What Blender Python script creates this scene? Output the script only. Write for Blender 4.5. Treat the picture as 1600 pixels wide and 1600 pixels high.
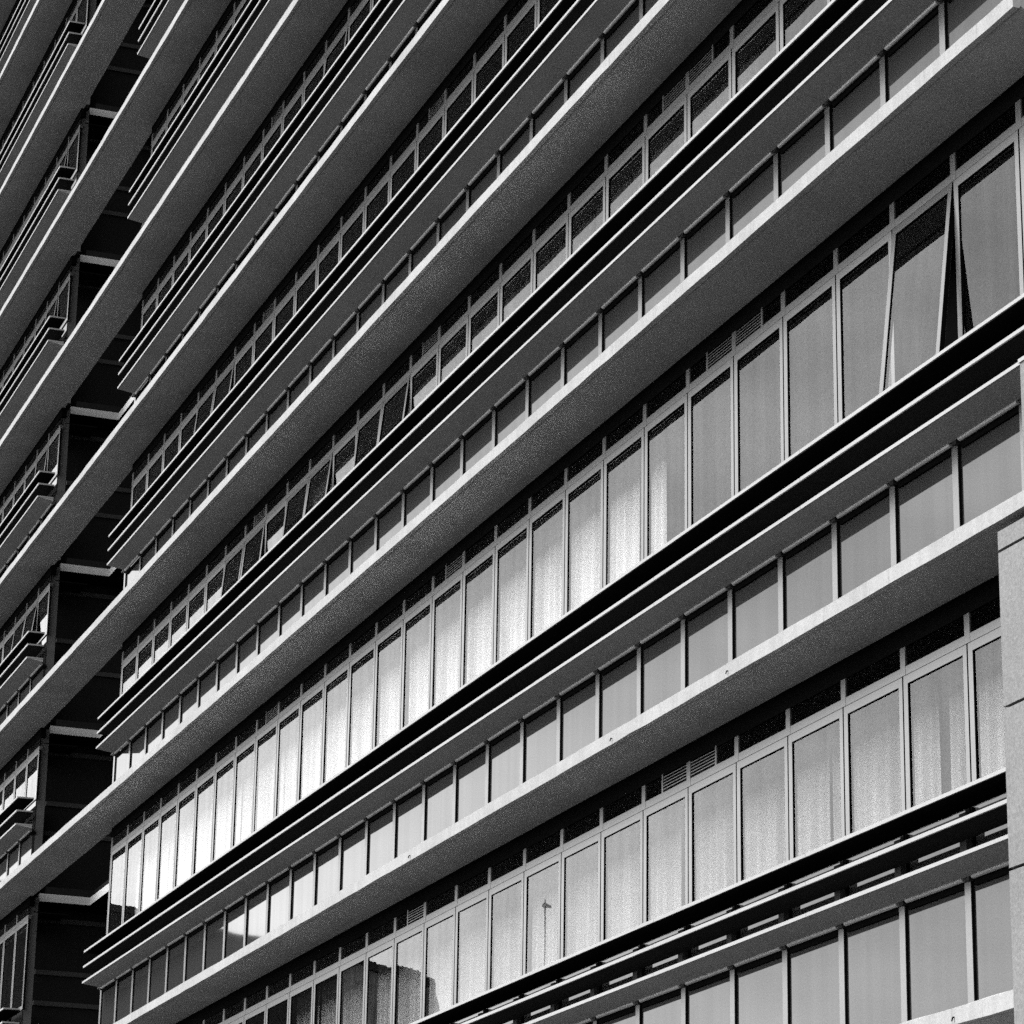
import bpy, math, random
from mathutils import Vector, Matrix
R = math.radians
random.seed(7)
for o in list(bpy.data.objects): bpy.data.objects.remove(o, do_unlink=True)
scene = bpy.context.scene
col = scene.collection

# ------------------------------------------------------------------ camera
CAM = Vector((52.8992, -12.1342, -4.8122)); YAW, PITCH, ROLL, FPX = 0.3538, 0.3165, 0.0169, 4840.3
F = Vector((-math.cos(YAW)*math.cos(PITCH), math.sin(YAW)*math.cos(PITCH), math.sin(PITCH)))
R0 = F.cross(Vector((0, 0, 1))).normalized(); U0 = R0.cross(F)
RR = R0*math.cos(ROLL) + U0*math.sin(ROLL); UU = -R0*math.sin(ROLL) + U0*math.cos(ROLL)
cd = bpy.data.cameras.new('camera'); cam = bpy.data.objects.new('camera', cd); col.objects.link(cam)
M = Matrix.Identity(4)
for i in range(3): M[i][0], M[i][1], M[i][2], M[i][3] = RR[i], UU[i], -F[i], CAM[i]
cam.matrix_world = M
cd.sensor_width = 36; cd.sensor_height = 36; cd.lens = 36*FPX/1600; cd.clip_start = .1; cd.clip_end = 5000
scene.camera = cam

# ------------------------------------------------------------------ sky, sun, exposure
SUN_EL, SUN_AZ = R(47), (-0.35, -0.94)         # hazy sun over the street, ahead of the camera on its left
w = bpy.data.worlds.new('World'); scene.world = w; w.use_nodes = True
nt = w.node_tree; nt.nodes.clear()
out = nt.nodes.new('ShaderNodeOutputWorld'); bg = nt.nodes.new('ShaderNodeBackground')
sky = nt.nodes.new('ShaderNodeTexSky'); sky.sky_type = 'NISHITA'; sky.sun_disc = False
sky.sun_elevation = SUN_EL; sky.sun_rotation = math.atan2(SUN_AZ[0], SUN_AZ[1]); sky.dust_density = 2.0
bw = nt.nodes.new('ShaderNodeRGBToBW')                      # black and white film
tc = nt.nodes.new('ShaderNodeTexCoord')
mp = nt.nodes.new('ShaderNodeMapping'); mp.inputs['Scale'].default_value = (1, 1, 2.2)
nz = nt.nodes.new('ShaderNodeTexNoise'); nz.inputs['Scale'].default_value = 3.1; nz.inputs['Detail'].default_value = 9
nz.inputs['Roughness'].default_value = .55
cr = nt.nodes.new('ShaderNodeMapRange'); cr.inputs[1].default_value = .32; cr.inputs[2].default_value = .68
cr.inputs[3].default_value = .62; cr.inputs[4].default_value = 1.5
mu = nt.nodes.new('ShaderNodeMath'); mu.operation = 'MULTIPLY'
L = nt.links.new
L(sky.outputs[0], bw.inputs[0]); L(tc.outputs['Generated'], mp.inputs[0]); L(mp.outputs[0], nz.inputs['Vector'])
L(nz.outputs[0], cr.inputs[0]); L(bw.outputs[0], mu.inputs[0]); L(cr.outputs[0], mu.inputs[1])
L(mu.outputs[0], bg.inputs[0]); bg.inputs[1].default_value = .15; L(bg.outputs[0], out.inputs[0])
sl = bpy.data.lights.new('sun', 'SUN'); sl.energy = 0.6; sl.angle = R(20); sl.color = (1, 1, 1)
sun = bpy.data.objects.new('sun', sl); col.objects.link(sun)
sd = Vector((SUN_AZ[0], SUN_AZ[1], 0)).normalized()*math.cos(SUN_EL) + Vector((0, 0, math.sin(SUN_EL)))
sun.rotation_euler = sd.to_track_quat('Z', 'Y').to_euler(); sun.location = (20, -30, 60)
vs = scene.view_settings; vs.view_transform = 'Standard'; vs.look = 'None'; vs.gamma = 1; vs.use_curve_mapping = False
vs.exposure = 1.75
scene.cycles.max_bounces = 6; scene.cycles.diffuse_bounces = 3; scene.cycles.glossy_bounces = 4
scene.cycles.caustics_reflective = False
scene.cycles.sample_clamp_indirect = 1.2
scene.cycles.use_denoising = False            # keep the natural grain

# ------------------------------------------------------------------ materials (world-position textures, all neutral grey)
def nodes(name):
    m = bpy.data.materials.new(name); m.use_nodes = True; n = m.node_tree; n.nodes.clear()
    o = n.nodes.new('ShaderNodeOutputMaterial'); return m, n, o
def noise(n, scale, detail=4, vec=None, rough=.6):
    t = n.nodes.new('ShaderNodeTexNoise'); t.inputs['Scale'].default_value = scale
    t.inputs['Detail'].default_value = detail; t.inputs['Roughness'].default_value = rough
    if vec is not None: n.links.new(vec, t.inputs['Vector'])
    return t.outputs[0]
def pos(n, sc=(1, 1, 1)):
    g = n.nodes.new('ShaderNodeNewGeometry'); m = n.nodes.new('ShaderNodeMapping'); m.inputs['Scale'].default_value = sc
    n.links.new(g.outputs['Position'], m.inputs[0]); return m.outputs[0]
def rng(n, v, a, b, lo=.3, hi=.7):
    r = n.nodes.new('ShaderNodeMapRange'); n.links.new(v, r.inputs[0])
    r.inputs[1].default_value = lo; r.inputs[2].default_value = hi; r.inputs[3].default_value = a; r.inputs[4].default_value = b
    return r.outputs[0]
def mul(n, *vs):
    v = vs[0]
    for u in vs[1:]:
        m = n.nodes.new('ShaderNodeMath'); m.operation = 'MULTIPLY'; n.links.new(v, m.inputs[0])
        if isinstance(u, (int, float)): m.inputs[1].default_value = u
        else: n.links.new(u, m.inputs[1])
        v = m.outputs[0]
    return v
def surface(name, val, rough=.8, metal=0, speck=.12, blotch=.1, streak=0, spec=.4, bump=0, speck_scale=42, stain=0):
    m, n, o = nodes(name); b = n.nodes.new('ShaderNodeBsdfPrincipled')
    p = pos(n)
    v = rng(n, noise(n, .9, 5, p), val*(1-blotch), val*(1+blotch))
    v = mul(n, v, rng(n, noise(n, speck_scale, 3, p, .8), 1-speck, 1+speck))
    if streak:
        v = mul(n, v, rng(n, noise(n, 1, 4, pos(n, (9, 9, .35))), 1-streak, 1+streak*.3, .35, .6))
    if stain:                                               # sparse dirty runs and hairline marks
        v = mul(n, v, rng(n, noise(n, 1, 5, pos(n, (14, 14, 1.1)), .7), 1, 1-stain, .63, .74))
    n.links.new(v, b.inputs['Base Color']); b.inputs['Roughness'].default_value = rough
    b.inputs['Metallic'].default_value = metal; b.inputs['Specular IOR Level'].default_value = spec
    if bump:
        bn = n.nodes.new('ShaderNodeBump'); bn.inputs['Strength'].default_value = bump; bn.inputs['Distance'].default_value = .004
        n.links.new(noise(n, 60, 4, p), bn.inputs['Height']); n.links.new(bn.outputs[0], b.inputs['Normal'])
    n.links.new(b.outputs[0], o.inputs[0]); return m
def glass(name, ior, body=None, streak=.08, speck=.2, tint=.92, rough=.004):
    """float glass: Fresnel mirror over a tinted see-through (or, for spandrels, an opaque enamelled) body; dust and rain streaks dull it"""
    m, n, o = nodes(name); p = pos(n)
    st = rng(n, noise(n, 1, 3, pos(n, (6, 6, .15)), .6), 1-streak, 1+streak*.4, .36, .62)
    dust = mul(n, rng(n, noise(n, 75, 3, p, .8), 1-speck, 1+speck), st)
    g = n.nodes.new('ShaderNodeBsdfGlossy'); g.inputs['Roughness'].default_value = rough
    n.links.new(dust, g.inputs['Color'])
    if body is None:
        d = n.nodes.new('ShaderNodeBsdfTransparent'); d.inputs['Color'].default_value = (tint, tint, tint, 1)
    else:
        d = n.nodes.new('ShaderNodeBsdfDiffuse'); n.links.new(mul(n, dust, body), d.inputs['Color'])
    fr = n.nodes.new('ShaderNodeFresnel'); fr.inputs['IOR'].default_value = ior
    mx = n.nodes.new('ShaderNodeMixShader')
    ge = n.nodes.new('ShaderNodeNewGeometry'); inv = n.nodes.new('ShaderNodeMath'); inv.operation = 'SUBTRACT'; inv.inputs[0].default_value = 1
    n.links.new(ge.outputs['Backfacing'], inv.inputs[1])          # leaving the sheet: no second mirror
    n.links.new(mul(n, fr.outputs[0], inv.outputs[0]), mx.inputs[0]); n.links.new(d.outputs[0], mx.inputs[1]); n.links.new(g.outputs[0], mx.inputs[2])
    bn = n.nodes.new('ShaderNodeBump'); bn.inputs['Strength'].default_value = .05; bn.inputs['Distance'].default_value = .002
    n.links.new(noise(n, 1.6, 1, p), bn.inputs['Height']); n.links.new(bn.outputs[0], g.inputs['Normal'])
    n.links.new(mx.outputs[0], o.inputs[0]); return m
MAT = dict(
    soffit=surface('soffit_light_tone', .50, .85, speck=.5, spec=.1, speck_scale=70, blotch=.14, stain=.12, bump=.25),  # same slab as the fascia; the underside's light level is put into this tone
    concrete=surface('painted_concrete', .31, .85, speck=.14, blotch=.1, streak=.09, bump=.25, stain=.45),
    slabtop=surface('darkened_slab_top', .06, .9, blotch=.3),  # unseen top faces, darkened to cut bounce light onto the soffits
    nosing=surface('white_nosing', .32, .6, speck=.05, blotch=.04),
    blade=surface('blade_shade_tone', .012, .7, speck=.3, spec=.0),  # shade between the fins is put into the upper two blades' colour
    fin=surface('grey_fin_render', .44, .85, speck=.55, spec=.1, speck_scale=70, blotch=.1, bump=.2),
    frame=surface('anodised_aluminium', .21, .3, metal=.7, speck=.08, blotch=.05),
    gasket=surface('black_gasket', .005, .9, spec=0),
    header=surface('dark_header', .006, .9, spec=0, speck=.3),
    bracket=surface('dark_bracket', .02, .6, spec=.2),
    rail=surface('grey_tube', .55, .45, metal=.4, speck=.1),
    glass=glass('window_glass', 1.52),
    darkglass=glass('transom_glass', 1.14, tint=.15),  # tinted near black: the dark soffit reflection is put into the glass
    spandrel=glass('spandrel_glass', 1.6, body=.035, streak=.05, rough=.03),
    sheer=surface('grey_sheer_curtain', .40, .95, speck=.06, blotch=.1, spec=0, streak=.12),
    curtain=surface('white_curtain', .74, .95, speck=.06, blotch=.06, spec=0, streak=.12),
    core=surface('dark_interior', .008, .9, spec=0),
    dark=surface('recess_wall_shade_tone', .016, .9, spec=0, speck=.3),  # deep shade of the recess is put into this near-black tone
    recess=surface('recess_concrete', .48, .85, speck=.2, blotch=.1),
    railgrey=surface('dull_rail_paint', .05, .8, spec=.1),
    pierdark=surface('side_pier_render', .11, .85, speck=.2),
    clad=surface('stone_cladding', .16, .7, speck=.3, blotch=.14, stain=.2),
    ground=surface('street_asphalt', .05, .9, speck=.2, blotch=.2),
    paving=surface('paving', .12, .9, speck=.2, blotch=.2),
    kerb=surface('kerb_stone', .3, .9),
    block=surface('old_block_render', .28, .9, speck=.1, blotch=.3, streak=.4),
    blockdark=surface('dark_block_render', .03, .9, speck=.1, blotch=.3, streak=.3),
    roof=surface('roof_tiles', .03, .9, blotch=.3),
    lamp=surface('lamp_paint', .03, .5),
    farglass=surface('far_window_glass', .04, .2, spec=.5),
)

# ------------------------------------------------------------------ mesh helpers
class MB:
    def __init__(s): s.v, s.f, s.m = [], [], []
    def box(s, x0, x1, y0, y1, z0, z1, mi=0):
        b = len(s.v)
        s.v += [(x, y, z) for z in (z0, z1) for y in (y0, y1) for x in (x0, x1)]
        for q in ((0, 2, 3, 1), (4, 5, 7, 6), (0, 1, 5, 4), (2, 6, 7, 3), (0, 4, 6, 2), (1, 3, 7, 5)):
            s.f.append(tuple(b+i for i in q)); s.m.append(mi)
        return s
    def prism(s, prof, x0, x1, n=1, jit=0, mi=0):
        """profile [(y,z)...] counter-clockwise seen from +x, swept along x in n steps"""
        k = len(prof); b = len(s.v); rnd = random.Random(k*1000+n)
        for i in range(n+1):
            x = x0+(x1-x0)*i/n
            for (y, z) in prof: s.v.append((x, y+rnd.uniform(-jit, jit), z+rnd.uniform(-jit, jit)))
        for i in range(n):
            for j in range(k):
                a, c = b+i*k+j, b+i*k+(j+1) % k
                s.f.append((a, c, c+k, a+k)); s.m.append(mi)
        s.f.append(tuple(b+j for j in range(k))[::-1]); s.f.append(tuple(b+n*k+j for j in range(k))); s.m += [mi, mi]
        return s
    def tube(s, p0, p1, r, n=10, r1=None, mi=0):
        p0, p1 = Vector(p0), Vector(p1); d = (p1-p0).normalized(); a = d.orthogonal().normalized(); c = d.cross(a); b = len(s.v)
        for p, q in ((p0, r), (p1, r if r1 is None else r1)):
            for i in range(n):
                t = 2*math.pi*i/n; s.v.append(tuple(p+(a*math.cos(t)+c*math.sin(t))*q))
        for i in range(n): s.f.append((b+i, b+(i+1) % n, b+n+(i+1) % n, b+n+i)); s.m.append(mi)
        s.f.append(tuple(b+i for i in range(n))[::-1]); s.f.append(tuple(b+n+i for i in range(n))); s.m += [mi, mi]
        return s
    def mesh(s, name, *mats, bevel=0):
        me = bpy.data.meshes.new(name); me.from_pydata(s.v, [], s.f)
        for m in mats: me.materials.append(MAT[m])
        me.polygons.foreach_set('material_index', s.m); me.update()
        return me
def put(name, me, parent=None, loc=(0, 0, 0), rot=(0, 0, 0)):
    o = bpy.data.objects.new(name, me); col.objects.link(o); o.parent = parent; o.location = loc; o.rotation_euler = rot
    return o
def tag(o, label, cat, group=None):
    o['label'] = label; o['category'] = cat
    if group: o['group'] = group
    return o
def struct(o): o['kind'] = 'structure'; return o

# ------------------------------------------------------------------ dimensions fitted to the photograph
H, W = 3.4, 1.147
ZS = {0: -1.126, 1: 2.631}                       # soffit level of each canopy slab
for k in range(2, 11): ZS[k] = k*H
GZ = CAM.z-1.6                                   # street level
SLAB, TH, FIN = .7315, .130, .4441
XR0, XR1 = 0.0, 29*W                             # main block
CUT = .57; XL1 = -6*W; XL0 = -24*W                          # wing beyond the recess
FINZ = {k: (1.917, 1.650, 1.379) for k in range(0, 10)}
FINZ[0] = (1.935, 1.685, 1.408)
NFL = 9
WX, WY = .105, -.042                           # window wall stands a little forward of the soffit's inner edge

# ------------------------------------------------------------------ the setting
struct(put('ground', MB().box(-900, 900, -900, 900, GZ-.5, GZ).mesh('ground', 'ground')))
struct(put('pavement', MB().box(-200, 120, -4.5, 12, GZ+.004, GZ+.13).mesh('pavement', 'paving')))
struct(put('kerb', MB().box(-200, 120, -4.75, -4.503, GZ+.004, GZ+.14).mesh('kerb', 'kerb')))
struct(put('pavement_across', MB().box(-200, 120, -40, -26, GZ+.004, GZ+.13).mesh('pavement_across', 'paving')))

# ------------------------------------------------------------------ the building
B = put('office_building', None, None, (0, 0, GZ))
B.empty_display_size = 1
tag(B, 'multi-storey office block with deep white slab canopies and triple sunshade fins', 'building')
def part(name, me, loc=(0, 0, 0), rot=(0, 0, 0), parent=None):
    if parent is None: return put(name, me, B, (loc[0], loc[1], loc[2]-GZ), rot)
    return put(name, me, parent, loc, rot)

# --- canopy slabs: bright fascia, drip edge, soffit
for k in range(0, 11):
    z = ZS[k]; x1 = {0: 32.88, 1: 34.6}.get(k, 33.385)
    prof = [(-SLAB, z-.002), (-SLAB, z+TH), (-SLAB+.03, z+TH+.012), (.02, z+TH+.02), (.02, z+.004), (-SLAB+.088, z+.004), (-SLAB+.075, z+.03), (-SLAB+.06, z-.002)]
    prof = [(y, zz) for y, zz in prof][::-1]
    n = 150
    mb = MB().prism(prof, XL0, x1, n, .0035)
    # profile order (reversed): 0 drip, 1 drip groove, 2 soffit outer, 3 soffit inner, 4 back top ...
    for fi, f in enumerate(mb.f):
        if len(f) == 4 and (fi % 8) in (0, 1, 2, 7): mb.m[fi] = 1
        if len(f) == 4 and (fi % 8) in (3, 4): mb.m[fi] = 2
    part('canopy_slab', mb.mesh('canopy_slab', 'concrete', 'soffit', 'slabtop'))
# --- dark cores, floors and recess walls
core = MB()
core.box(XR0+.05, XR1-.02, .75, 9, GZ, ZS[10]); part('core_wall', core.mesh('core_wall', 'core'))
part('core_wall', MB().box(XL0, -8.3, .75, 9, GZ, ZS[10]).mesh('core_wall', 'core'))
for k in range(0, 11):
    part('floor_slab', MB().box(XR0+.05, XR1-.02, .022, .748, ZS[k]-.05, ZS[k]+.14).mesh('floor_slab', 'core'))
    part('floor_slab', MB().box(XL0, XL1-.14, .022, .748, ZS[k]-.05, ZS[k]+.14).mesh('floor_slab', 'core'))
part('end_wall', MB().box(XR1, XR1+.12, .03, 9, GZ, ZS[10]).mesh('end_wall', 'clad'))
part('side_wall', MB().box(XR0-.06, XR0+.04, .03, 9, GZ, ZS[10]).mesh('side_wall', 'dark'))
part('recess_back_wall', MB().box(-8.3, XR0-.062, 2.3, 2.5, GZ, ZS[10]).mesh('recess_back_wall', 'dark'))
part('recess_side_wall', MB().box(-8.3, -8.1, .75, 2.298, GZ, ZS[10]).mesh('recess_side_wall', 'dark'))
for k in range(1, 11):
    z = ZS[k]
    m = MB()
    m.box(-8.098, XL1+.01, .17, 2.298, z-.07, z+.085)            # arm along the wing
    m.box(XL1+.012, XR0-.062, 1.18, 2.298, z-.07, z+.085)        # arm along the back
    for fi in (0, 6): m.m[fi] = 1  # undersides blackened: recess shade painted in with the interior material
    part('recess_slab', m.mesh('recess_slab', 'recess', 'core'))
    m = MB(); m.box(-8.09, XL1-.05, .3, 2.29, z+.087, z+.24); m.box(XL1-.045, XR0-.065, 1.26, 2.29, z+.087, z+.24)
    part('recess_upstand', m.mesh('recess_upstand', 'dark'))
for k in range(1, NFL+1):
    z0, z1 = ZS[k], ZS[k+1] if k+1 in ZS else ZS[k]+H
    part('corner_pier', MB().box(XL1-.13, XL1, .0, .158, z0+.16, z1-.004).mesh('corner_pier', 'pierdark'))
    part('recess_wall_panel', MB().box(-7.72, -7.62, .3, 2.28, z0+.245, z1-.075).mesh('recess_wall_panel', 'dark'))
    for dz in (.30, 1.34, 1.95):
        part('recess_rail', MB().box(-7.62, -7.56, .32, 2.2, z1-dz-.05, z1-dz+.04).mesh('recess_rail', 'railgrey'))

# --- window wall pieces, one mesh per kind and storey height
def window_meshes(k):
    zt, zs = ZS[k+1], ZS[k]; zb = zs+1.95-zt            # sash foot, measured from the soffit
    d = {}
    m = MB()
    m.box(-.043, .047, .0, .07, -.44, -.188, 0)           # transom post
    m.box(.047, W-.043, .002, .07, -.44, -.365, 0)       # transom bar
    m.box(-.012, .012, .02, .06, zb, -.44, 1)            # dark joint between two sashes
    d['frame'] = m.mesh('window_frame', 'frame', 'gasket')
    m = MB(); t = -.448                                  # sash: origin at its hinge line z=t
    for a, b2, c, e in ((.012, .088, zb-t, 0), (W-.078, W-.012, zb-t, 0)): m.box(a, b2, -.002, .045, c, e, 0)
    m.box(.0885, W-.0785, -.002, .045, -.075, 0, 0); m.box(.0885, W-.0785, -.002, .045, zb-t, zb-t+.075, 0)
    for a, b2 in ((.0885, .0945), (W-.0845, W-.0785)): m.box(a, b2, .0, .03, zb-t+.076, -.076, 1)
    m.box(.095, W-.085, .0, .03, -.083, -.0755, 1)
    m.box(.0875, .0882, .0005, .044, zb-t+.076, -.076, 1)
    m.box(W-.0122, W-.0112, .0, .044, zb-t, -.002, 1)
    d['sash'] = m.mesh('sash', 'frame', 'gasket')
    d['pane'] = MB().box(-W/2+.09, W/2-.08, 0, .008, zb-t+.03, -.03).mesh('pane', 'glass')
    d['tpane'] = MB().box(.046, W-.042, .014, .024, -.366, -.19).mesh('transom_pane', 'darkglass')
    d['tpane_r'] = MB().box(.56*W+.036, W-.042, .014, .024, -.366, -.19).mesh('transom_pane', 'darkglass')
    d['tpane_l'] = MB().box(.046, .44*W-.036, .014, .024, -.366, -.19).mesh('transom_pane', 'darkglass')
    h = -(zs+.14-zt)
    sp0, sp1 = zs+.13-zt, zs+1.36-zt
    m = MB(); m.box(-.105, -.004, -.034, .04, sp0, sp1, 0); m.box(-.0035, .0065, -.030, .04, sp0, zs+1.93-zt, 1); m.box(.007, .022, -.016, .04, sp0, zs+1.93-zt, 1); m.box(-.105, -.004, -.008, .04, sp1+.004, zs+1.93-zt, 1)
    d['mullion'] = m.mesh('spandrel_mullion', 'frame', 'gasket')
    d['spandrel'] = MB().box(.0225, W-.106, -.012, .03, sp0, sp1).box(.0225, W-.106, .016, .03, sp1+.02, zs+1.935-zt).mesh('spandrel_panel', 'spandrel')
    zr = zs+FINZ[k][2]-.058-zt
    m = MB(); m.tube((.085, -.055, zr), (W-.075, -.055, zr), .026, 10); d['rail'] = m.mesh('rail', 'rail')
    m = MB(); m.box(-.14, .03, -.082, -.013, zr+.002, zr+.024); m.box(-.035, .04, -.07, -.013, zr-.03, zr+.0015)
    m.box(-.10, .012, -.07, -.013, zr+.027, zs+FINZ[k][0]-.05-zt)
    d['bracket'] = m.mesh('bracket', 'bracket')
    m = MB(); m.box(.06, W-.06, -.032, .05, zr-.075, zr-.02, 0); d['ledge'] = m.mesh('panel_head', 'header')
    return d
MESH = {}
def kind(k): return k if k < 2 else 2
for k in (0, 1, 2): MESH[k] = window_meshes(k)
VENT = {}
for side, (a, b2) in {'l': (.44*W, W-.043), 'r': (.047, .56*W)}.items():
    m = MB(); m.box(a-.035 if side == 'l' else b2, a if side == 'l' else b2+.035, .002, .06, -.365, -.17)
    m.box(a, b2, .05, .055, -.365, -.19, 1)
    VENT[side] = m.mesh('vent_grille', 'frame', 'header'), MB().box(a, b2, .004, .016, -.0045, .0045).mesh('slat', 'frame')

vents = {0: {21: 'l', 22: 'r', 14: 'l'}, 1: {22: 'l', 23: 'r', 15: 'l', 8: 'l'}, 2: {21: 'l', 22: 'r', 14: 'l', 7: 'l'},
         3: {14: 'l', 7: 'l', 21: 'l'}, 4: {7: 'l', 14: 'l'}, 5: {7: 'l'}}
open_sash = {(1, 26): 6.2, (2, 13): 6.5, (2, 12): 5.0, (2, 10): 6.5, (2, 9): 5.5, (2, 7): 5, (2, 6): 5.5, (3, 5): 6, (3, 4): 6, (4, 10): 5,
             (5, -8): 6, (3, -8): 7, (3, -9): 6, (4, -8): 4, (6, -8): 6}
def wall(k, i0, i1):
    """window wall of one storey between grid lines i0 and i1"""
    d = MESH[kind(k)]; zt = ZS[k+1]
    part('ceiling', MB().box(i0*W, i1*W, .075, .745, -.30, -.28).mesh('ceiling', 'core'), (0, 0, zt))
    part('window_head', MB().box(i0*W, i1*W+.1, WY+.004, .07, -.187, -.001).mesh('window_head', 'header'), (0, 0, zt))
    for i in range(i0, i1):
        at = (i*W+WX, WY, zt)
        f = part('window', d['frame'], at)
        a = open_sash.get((k, i), 0)
        rx = -R(a)
        s = part('sash', d['sash'], (0, 0, -.448), (rx, 0, 0), f)
        jx, jz = random.gauss(0, R(.07)), random.gauss(0, R(.07))
        q = Matrix.Rotation(rx, 4, 'X') @ Vector((0, .010, 0))
        part('pane', d['pane'], (W/2, q.y, -.448+q.z), (rx+jx, 0, jz), f)
        v = vents.get(k, {}).get(i)
        part('transom_pane', d['tpane_r'] if v == 'r' else d['tpane_l'] if v == 'l' else d['tpane'], (0, 0, 0), (random.gauss(0, R(.1)), 0, 0), f)
        if v:
            g = part('vent_grille', VENT[v][0], at)
            for j in range(5): part('slat', VENT[v][1], (0, 0, -.334+j*.031), (0, 0, 0), g)
        part('spandrel_panel', d['spandrel'], (i*W+WX, WY+random.uniform(-.001, .001), zt), (0, 0, random.gauss(0, R(.06))))
        part('spandrel_mullion', d['mullion'], at)
        part('rail', d['rail'], at); part('bracket', d['bracket'], at); part('panel_head', d['ledge'], at)
JOINT = [4.2, 8.2, 12.25, 15.2, 19.2, 22.15, 25.1]
def fins(k, x0, x1):
    xs = [x0]+[j*W for j in JOINT if x0+.5 < j*W < x1-.5]+[x1]
    if x1 < 0: xs = [x0, -15.8*W, -11.8*W, x1]
    z0 = ZS[k]
    for j, h in enumerate(FINZ[k]):
        z = z0+h
        for a, b2 in zip(xs, xs[1:]):
            a2, b3 = a+.003, b2-.003
            root = -.115
            if j < 2: prof = [(-FIN+.016, z-.016), (-FIN+.016, z+.014), (root, z+.014), (root, z-.032)]
            else:     prof = [(-FIN+.016, z-.016), (-FIN+.016, z+.014), (root, z+.014), (root, z-.058)]
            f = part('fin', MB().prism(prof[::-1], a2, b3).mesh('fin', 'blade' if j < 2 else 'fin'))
            nose = [(-FIN, z-.017), (-FIN, z+.016), (-FIN+.0155, z+.016), (-FIN+.0155, z-.017)]
            if x1 < 0 and b2 == x1:
                part('end_trim', MB().prism([(y, zz) for y, zz in ((-FIN+.016, z-.016), (-FIN+.016, z+.016), (root, z+.016), (root, z-.012))][::-1], b3+.001, b3+.009).mesh('end_trim', 'nosing'), parent=f)
            part('nosing', MB().prism(nose[::-1], a2, b3, max(2, int((b3-a2)/1.2)), .0012).mesh('nosing', 'nosing'), parent=f)
RANGE = {0: (0, 29), 1: (0, 29), 2: (0, 29), 3: (0, 26), 4: (0, 20), 5: (0, 14), 6: (0, 7), 7: (0, 3)}
for k, (a, b2) in RANGE.items():
    wall(k, a, b2); fins(k, .174, 33.05 if k == 1 else 32.6 if k == 0 else 33.3)
LW = {0: 5, 1: 6, 2: 7, 3: 8, 4: 9, 5: 10, 6: 11, 7: 12, 8: 13}
for k, n in LW.items():
    wall(k, -6-n, -6); fins(k, XL0, -6.65)
# corner posts
for k in range(0, NFL):
    zt, zs = ZS[k+1], ZS[k]
    m = MB(); m.box(-.10, -.065, -.004, .1, zs+.13, zt-.02, 0); m.box(-.064, -.03, .02, .1, zs+.13, zt-.02, 1); m.box(-.0295, .004, -.006, .1, zs+.13, zt-.19, 0)
    part('corner_post', m.mesh('corner_post', 'frame', 'gasket'), (-.01 if k < 9 else 0, 0, 0))
    m = MB(); m.box(-.055, -.03, -.01, .07, zs+.13, zt-.18, 0); m.box(-.029, -.012, .01, .07, zs+.13, zt-.18, 1); m.box(-.011, .012, -.006, .07, zs+.13, zt-.18, 0)
    part('corner_post', m.mesh('corner_post', 'frame', 'gasket'), (XL1-.145, 0, 0))
# small dark weep spouts on the fascias
for x, k in ((18.76, 1), (25.02, 1), (27.82, 1), (31.94, 0)):
    z = ZS[k]+.055
    m = MB(); m.tube((x, -SLAB+.01, z), (x, -SLAB-.014, z), .006, 8); m.tube((x, -SLAB-.014, z), (x-.006, -SLAB-.02, z-.03), .006, 8)
    part('weep_spout', m.mesh('weep_spout', 'gasket'))
# ground storey below the picture
part('base_wall', MB().box(XL0, XR1, .3, .7, GZ+.13, ZS[0]-.003).mesh('base_wall', 'clad'))

# ------------------------------------------------------------------ curtains hanging in the rooms
def curtain(k, i, w0, w1, label, group):
    zt, zb = ZS[k+1]-.31, ZS[k]+1.2
    rnd = random.Random(k*100+i); v, f = [], []; n = 46; ph = rnd.uniform(0, 6)
    for j in range(n+1):
        t = j/n; x = (w0+(w1-w0)*t)*W
        y = .022*math.sin(x*34+ph+1.3*math.sin(x*5+ph))+.012*math.sin(x*11+2*ph)
        for z in (zt, zb): v.append((x, y*(1 if z == zt else 1.25), z-zb))
    for j in range(n): f.append((2*j, 2*j+1, 2*j+3, 2*j+2))
    me = bpy.data.meshes.new('curtain'); me.from_pydata(v, [], f); me.materials.append(MAT['sheer' if k == 0 else 'curtain']); me.update()
    me.polygons.foreach_set('use_smooth', [True]*n)
    o = put('curtain', me, None, (i*W, .34 if k == 2 else .46, zb)); tag(o, label, 'curtain', group)
ORD = ('first second third fourth fifth sixth seventh eighth ninth tenth eleventh twelfth thirteenth fourteenth fifteenth sixteenth '
       'seventeenth eighteenth nineteenth twentieth twenty-first twenty-second twenty-third twenty-fourth').split()
for i in range(0, 21):
    curtain(1, i, 0.0, 1.0 if i < 20 else CUT, 'white curtain in the tall middle window row, %s pane from the recess' % ORD[i+1], 'curtains of the middle storey')
for i in list(range(9, 27)):
    curtain(0, i, random.choice((.0, .0, .0, .2)), random.choice((1, 1, 1, .8)), 'grey sheer curtain in the lowest window row, %s pane left of the pier' % ORD[27-i], 'curtains of the lowest window row')
for i in [0, 1, 2, 3, 4, 9, 10, 13, 14, 15, 16, 17, 18, 19, 20, 21, 22]:
    curtain(2, i, .02, .98, 'white curtain in the row above the tall windows, %s pane from the recess' % ORD[i+1], 'curtains of the row above the middle storey')

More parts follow.
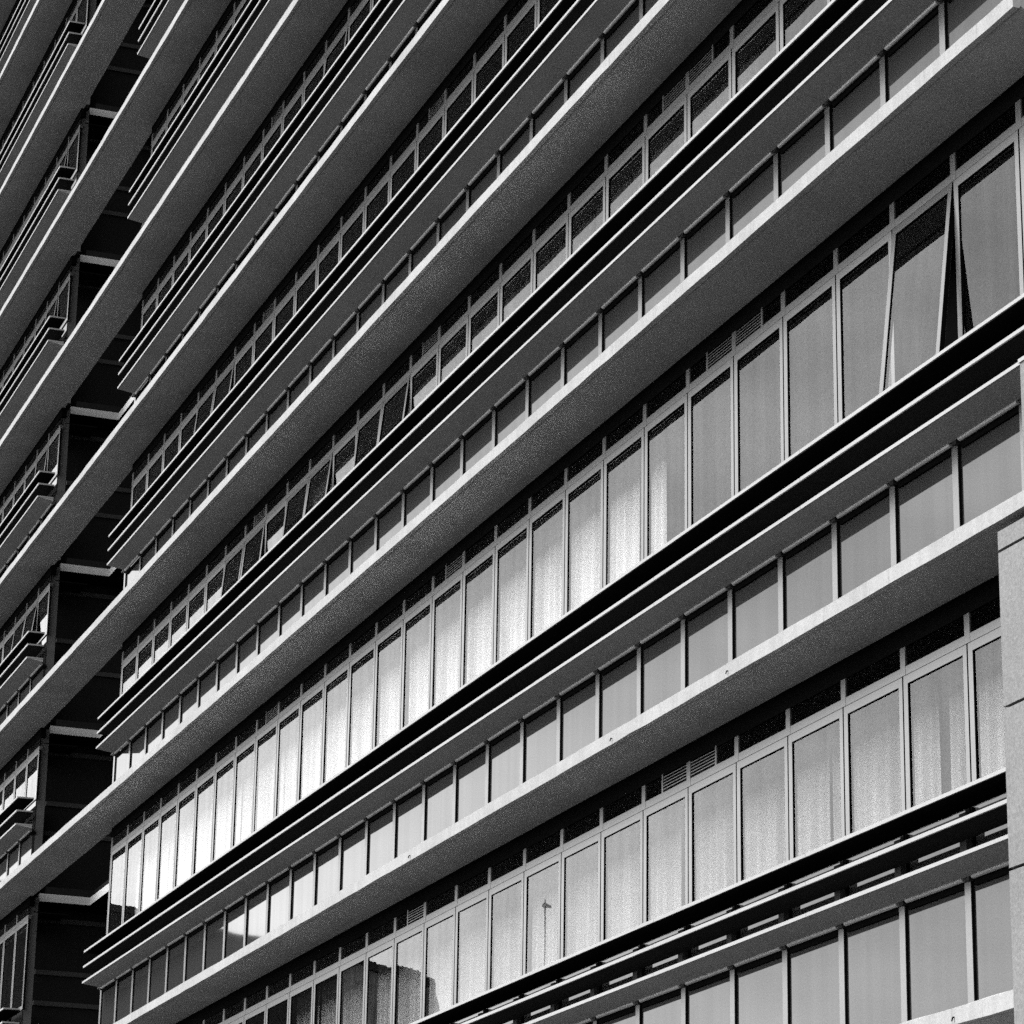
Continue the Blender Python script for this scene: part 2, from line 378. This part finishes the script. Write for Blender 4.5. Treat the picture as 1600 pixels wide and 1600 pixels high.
# ------------------------------------------------------------------ panelled pier at the near end
P = put('clad_pier', None, None, (32.875, -.745, GZ)); tag(P, 'pale panelled pier with dark joints at the right edge, under the slab', 'pier')
zj = [2.375-1.24*i for i in range(0, 8)]
edges = [(zj[0]+.012, 2.535)]+[(zj[i+1]+.012, zj[i]-.012) for i in range(6)]+[(GZ+.135, zj[6]-.012)]
for a, b2 in edges:
    if b2-a > .05: put('panel', MB().box(0, 2.0, 0, .04, a-GZ, b2-GZ).mesh('panel', 'clad'), P)
put('pier_body', MB().box(.012, 2.0, .042, .58, .135, 2.52-GZ).mesh('pier_body', 'core'), P)
P2 = put('upper_pier', None, None, (33.06, -.6, ZS[1]+TH+.022)); tag(P2, 'short pale pier with bright cap standing on the slab at right edge', 'pier')
put('pier_face', MB().box(0, 1.5, 0, .55, 0, 1.1).mesh('pier_face', 'clad'), P2)
put('cap', MB().box(-.01, 1.51, -.012, .56, 1.102, 1.135).mesh('cap', 'nosing'), P2)

# ------------------------------------------------------------------ what the glass mirrors: the street behind the camera
def ray(px, py):
    return (F*FPX+RR*(px-800)+UU*(800-py)).normalized()
def mirror(px, py, dist):
    """point of the far side of the street seen in the window plane at this direction"""
    q = CAM+ray(px, py)*dist; return Vector((q.x, -q.y, q.z))
def block(name, label, pts, depth, mat, over):
    """a low building whose street front follows mirrored directions; roof edge slopes between the given points"""
    q = [mirror(*p) for p in pts]; base = q[0].copy(); base.z = GZ
    o = put(name, None, None, base); tag(o, label, 'building')
    away = Vector((-.93, -.36, 0))*depth
    n = len(q); v = []
    for p in q: v.append((p.x-base.x, p.y-base.y, 0))
    for p in q: v.append((p.x-base.x, p.y-base.y, p.z-GZ))
    for p in q: v.append((p.x-base.x+away.x, p.y-base.y+away.y, 0))
    for p in q: v.append((p.x-base.x+away.x, p.y-base.y+away.y, p.z-GZ))
    f = []
    for i in range(n-1):
        f += [(i, i+1, n+i+1, n+i), (2*n+i+1, 2*n+i, 3*n+i, 3*n+i+1), (n+i, n+i+1, 3*n+i+1, 3*n+i)]
    f += [(0, n, 3*n, 2*n), (n-1, 3*n-1, 4*n-1, 2*n-1)]
    me = bpy.data.meshes.new('wall'); me.from_pydata(v, [], f); me.materials.append(MAT[mat]); me.update(); put('wall', me, o)
    rb = MB(); rnd = random.Random(3)                      # ragged tile edge along the eaves
    for i in range(n-1):
        a, b = q[i]-Vector((base.x, base.y, GZ)), q[i+1]-Vector((base.x, base.y, GZ)); m = 14
        for j in range(m):
            p0, p1 = a.lerp(b, j/m), a.lerp(b, (j+.97)/m); h = over*rnd.uniform(.85, 1.1)
            k = len(rb.v); tow = Vector((.5, .2, 0))
            for p in (p0, p1):
                for d in (tow, tow*-2):
                    for zz in (-h*.4, h): rb.v.append(tuple(p+d+Vector((0, 0, zz))))
            for c in ((0, 1, 3, 2), (4, 6, 7, 5), (0, 4, 5, 1), (2, 3, 7, 6), (0, 2, 6, 4), (1, 5, 7, 3)): rb.f.append(tuple(k+t for t in c)); rb.m.append(0)
    put('roof_edge', rb.mesh('roof_edge', 'roof'), o)
    return o
block('old_block', 'weathered low block with ragged roof edge mirrored in the bottom-left windows',
      [(690, 1541, 170), (640, 1527, 172), (585, 1509, 174), (532, 1500, 176)], 25, 'block', .35)
block('dark_block', 'dark low block mirrored in the lowest windows beside the corner',
      [(531, 1499, 178), (385, 1470, 184), (340, 1458, 186), (190, 1424, 192), (-200, 1345, 205)], 25, 'blockdark', .3)
hd = mirror(845, 1408, 150)
LP = put('street_lamp', None, None, (hd.x, hd.y, GZ)); tag(LP, 'slender lamp post mirrored in a lower window pane', 'street lamp')
put('pole', MB().tube((0, 0, 0), (0, 0, hd.z-GZ+.28), .045, 10, .028).mesh('pole', 'lamp'), LP)
put('lamp_head', MB().tube((.0, .05, hd.z-GZ), (-.1, -.30, hd.z-GZ-.04), .13, 10, .07).mesh('lamp_head', 'lamp'), LP)
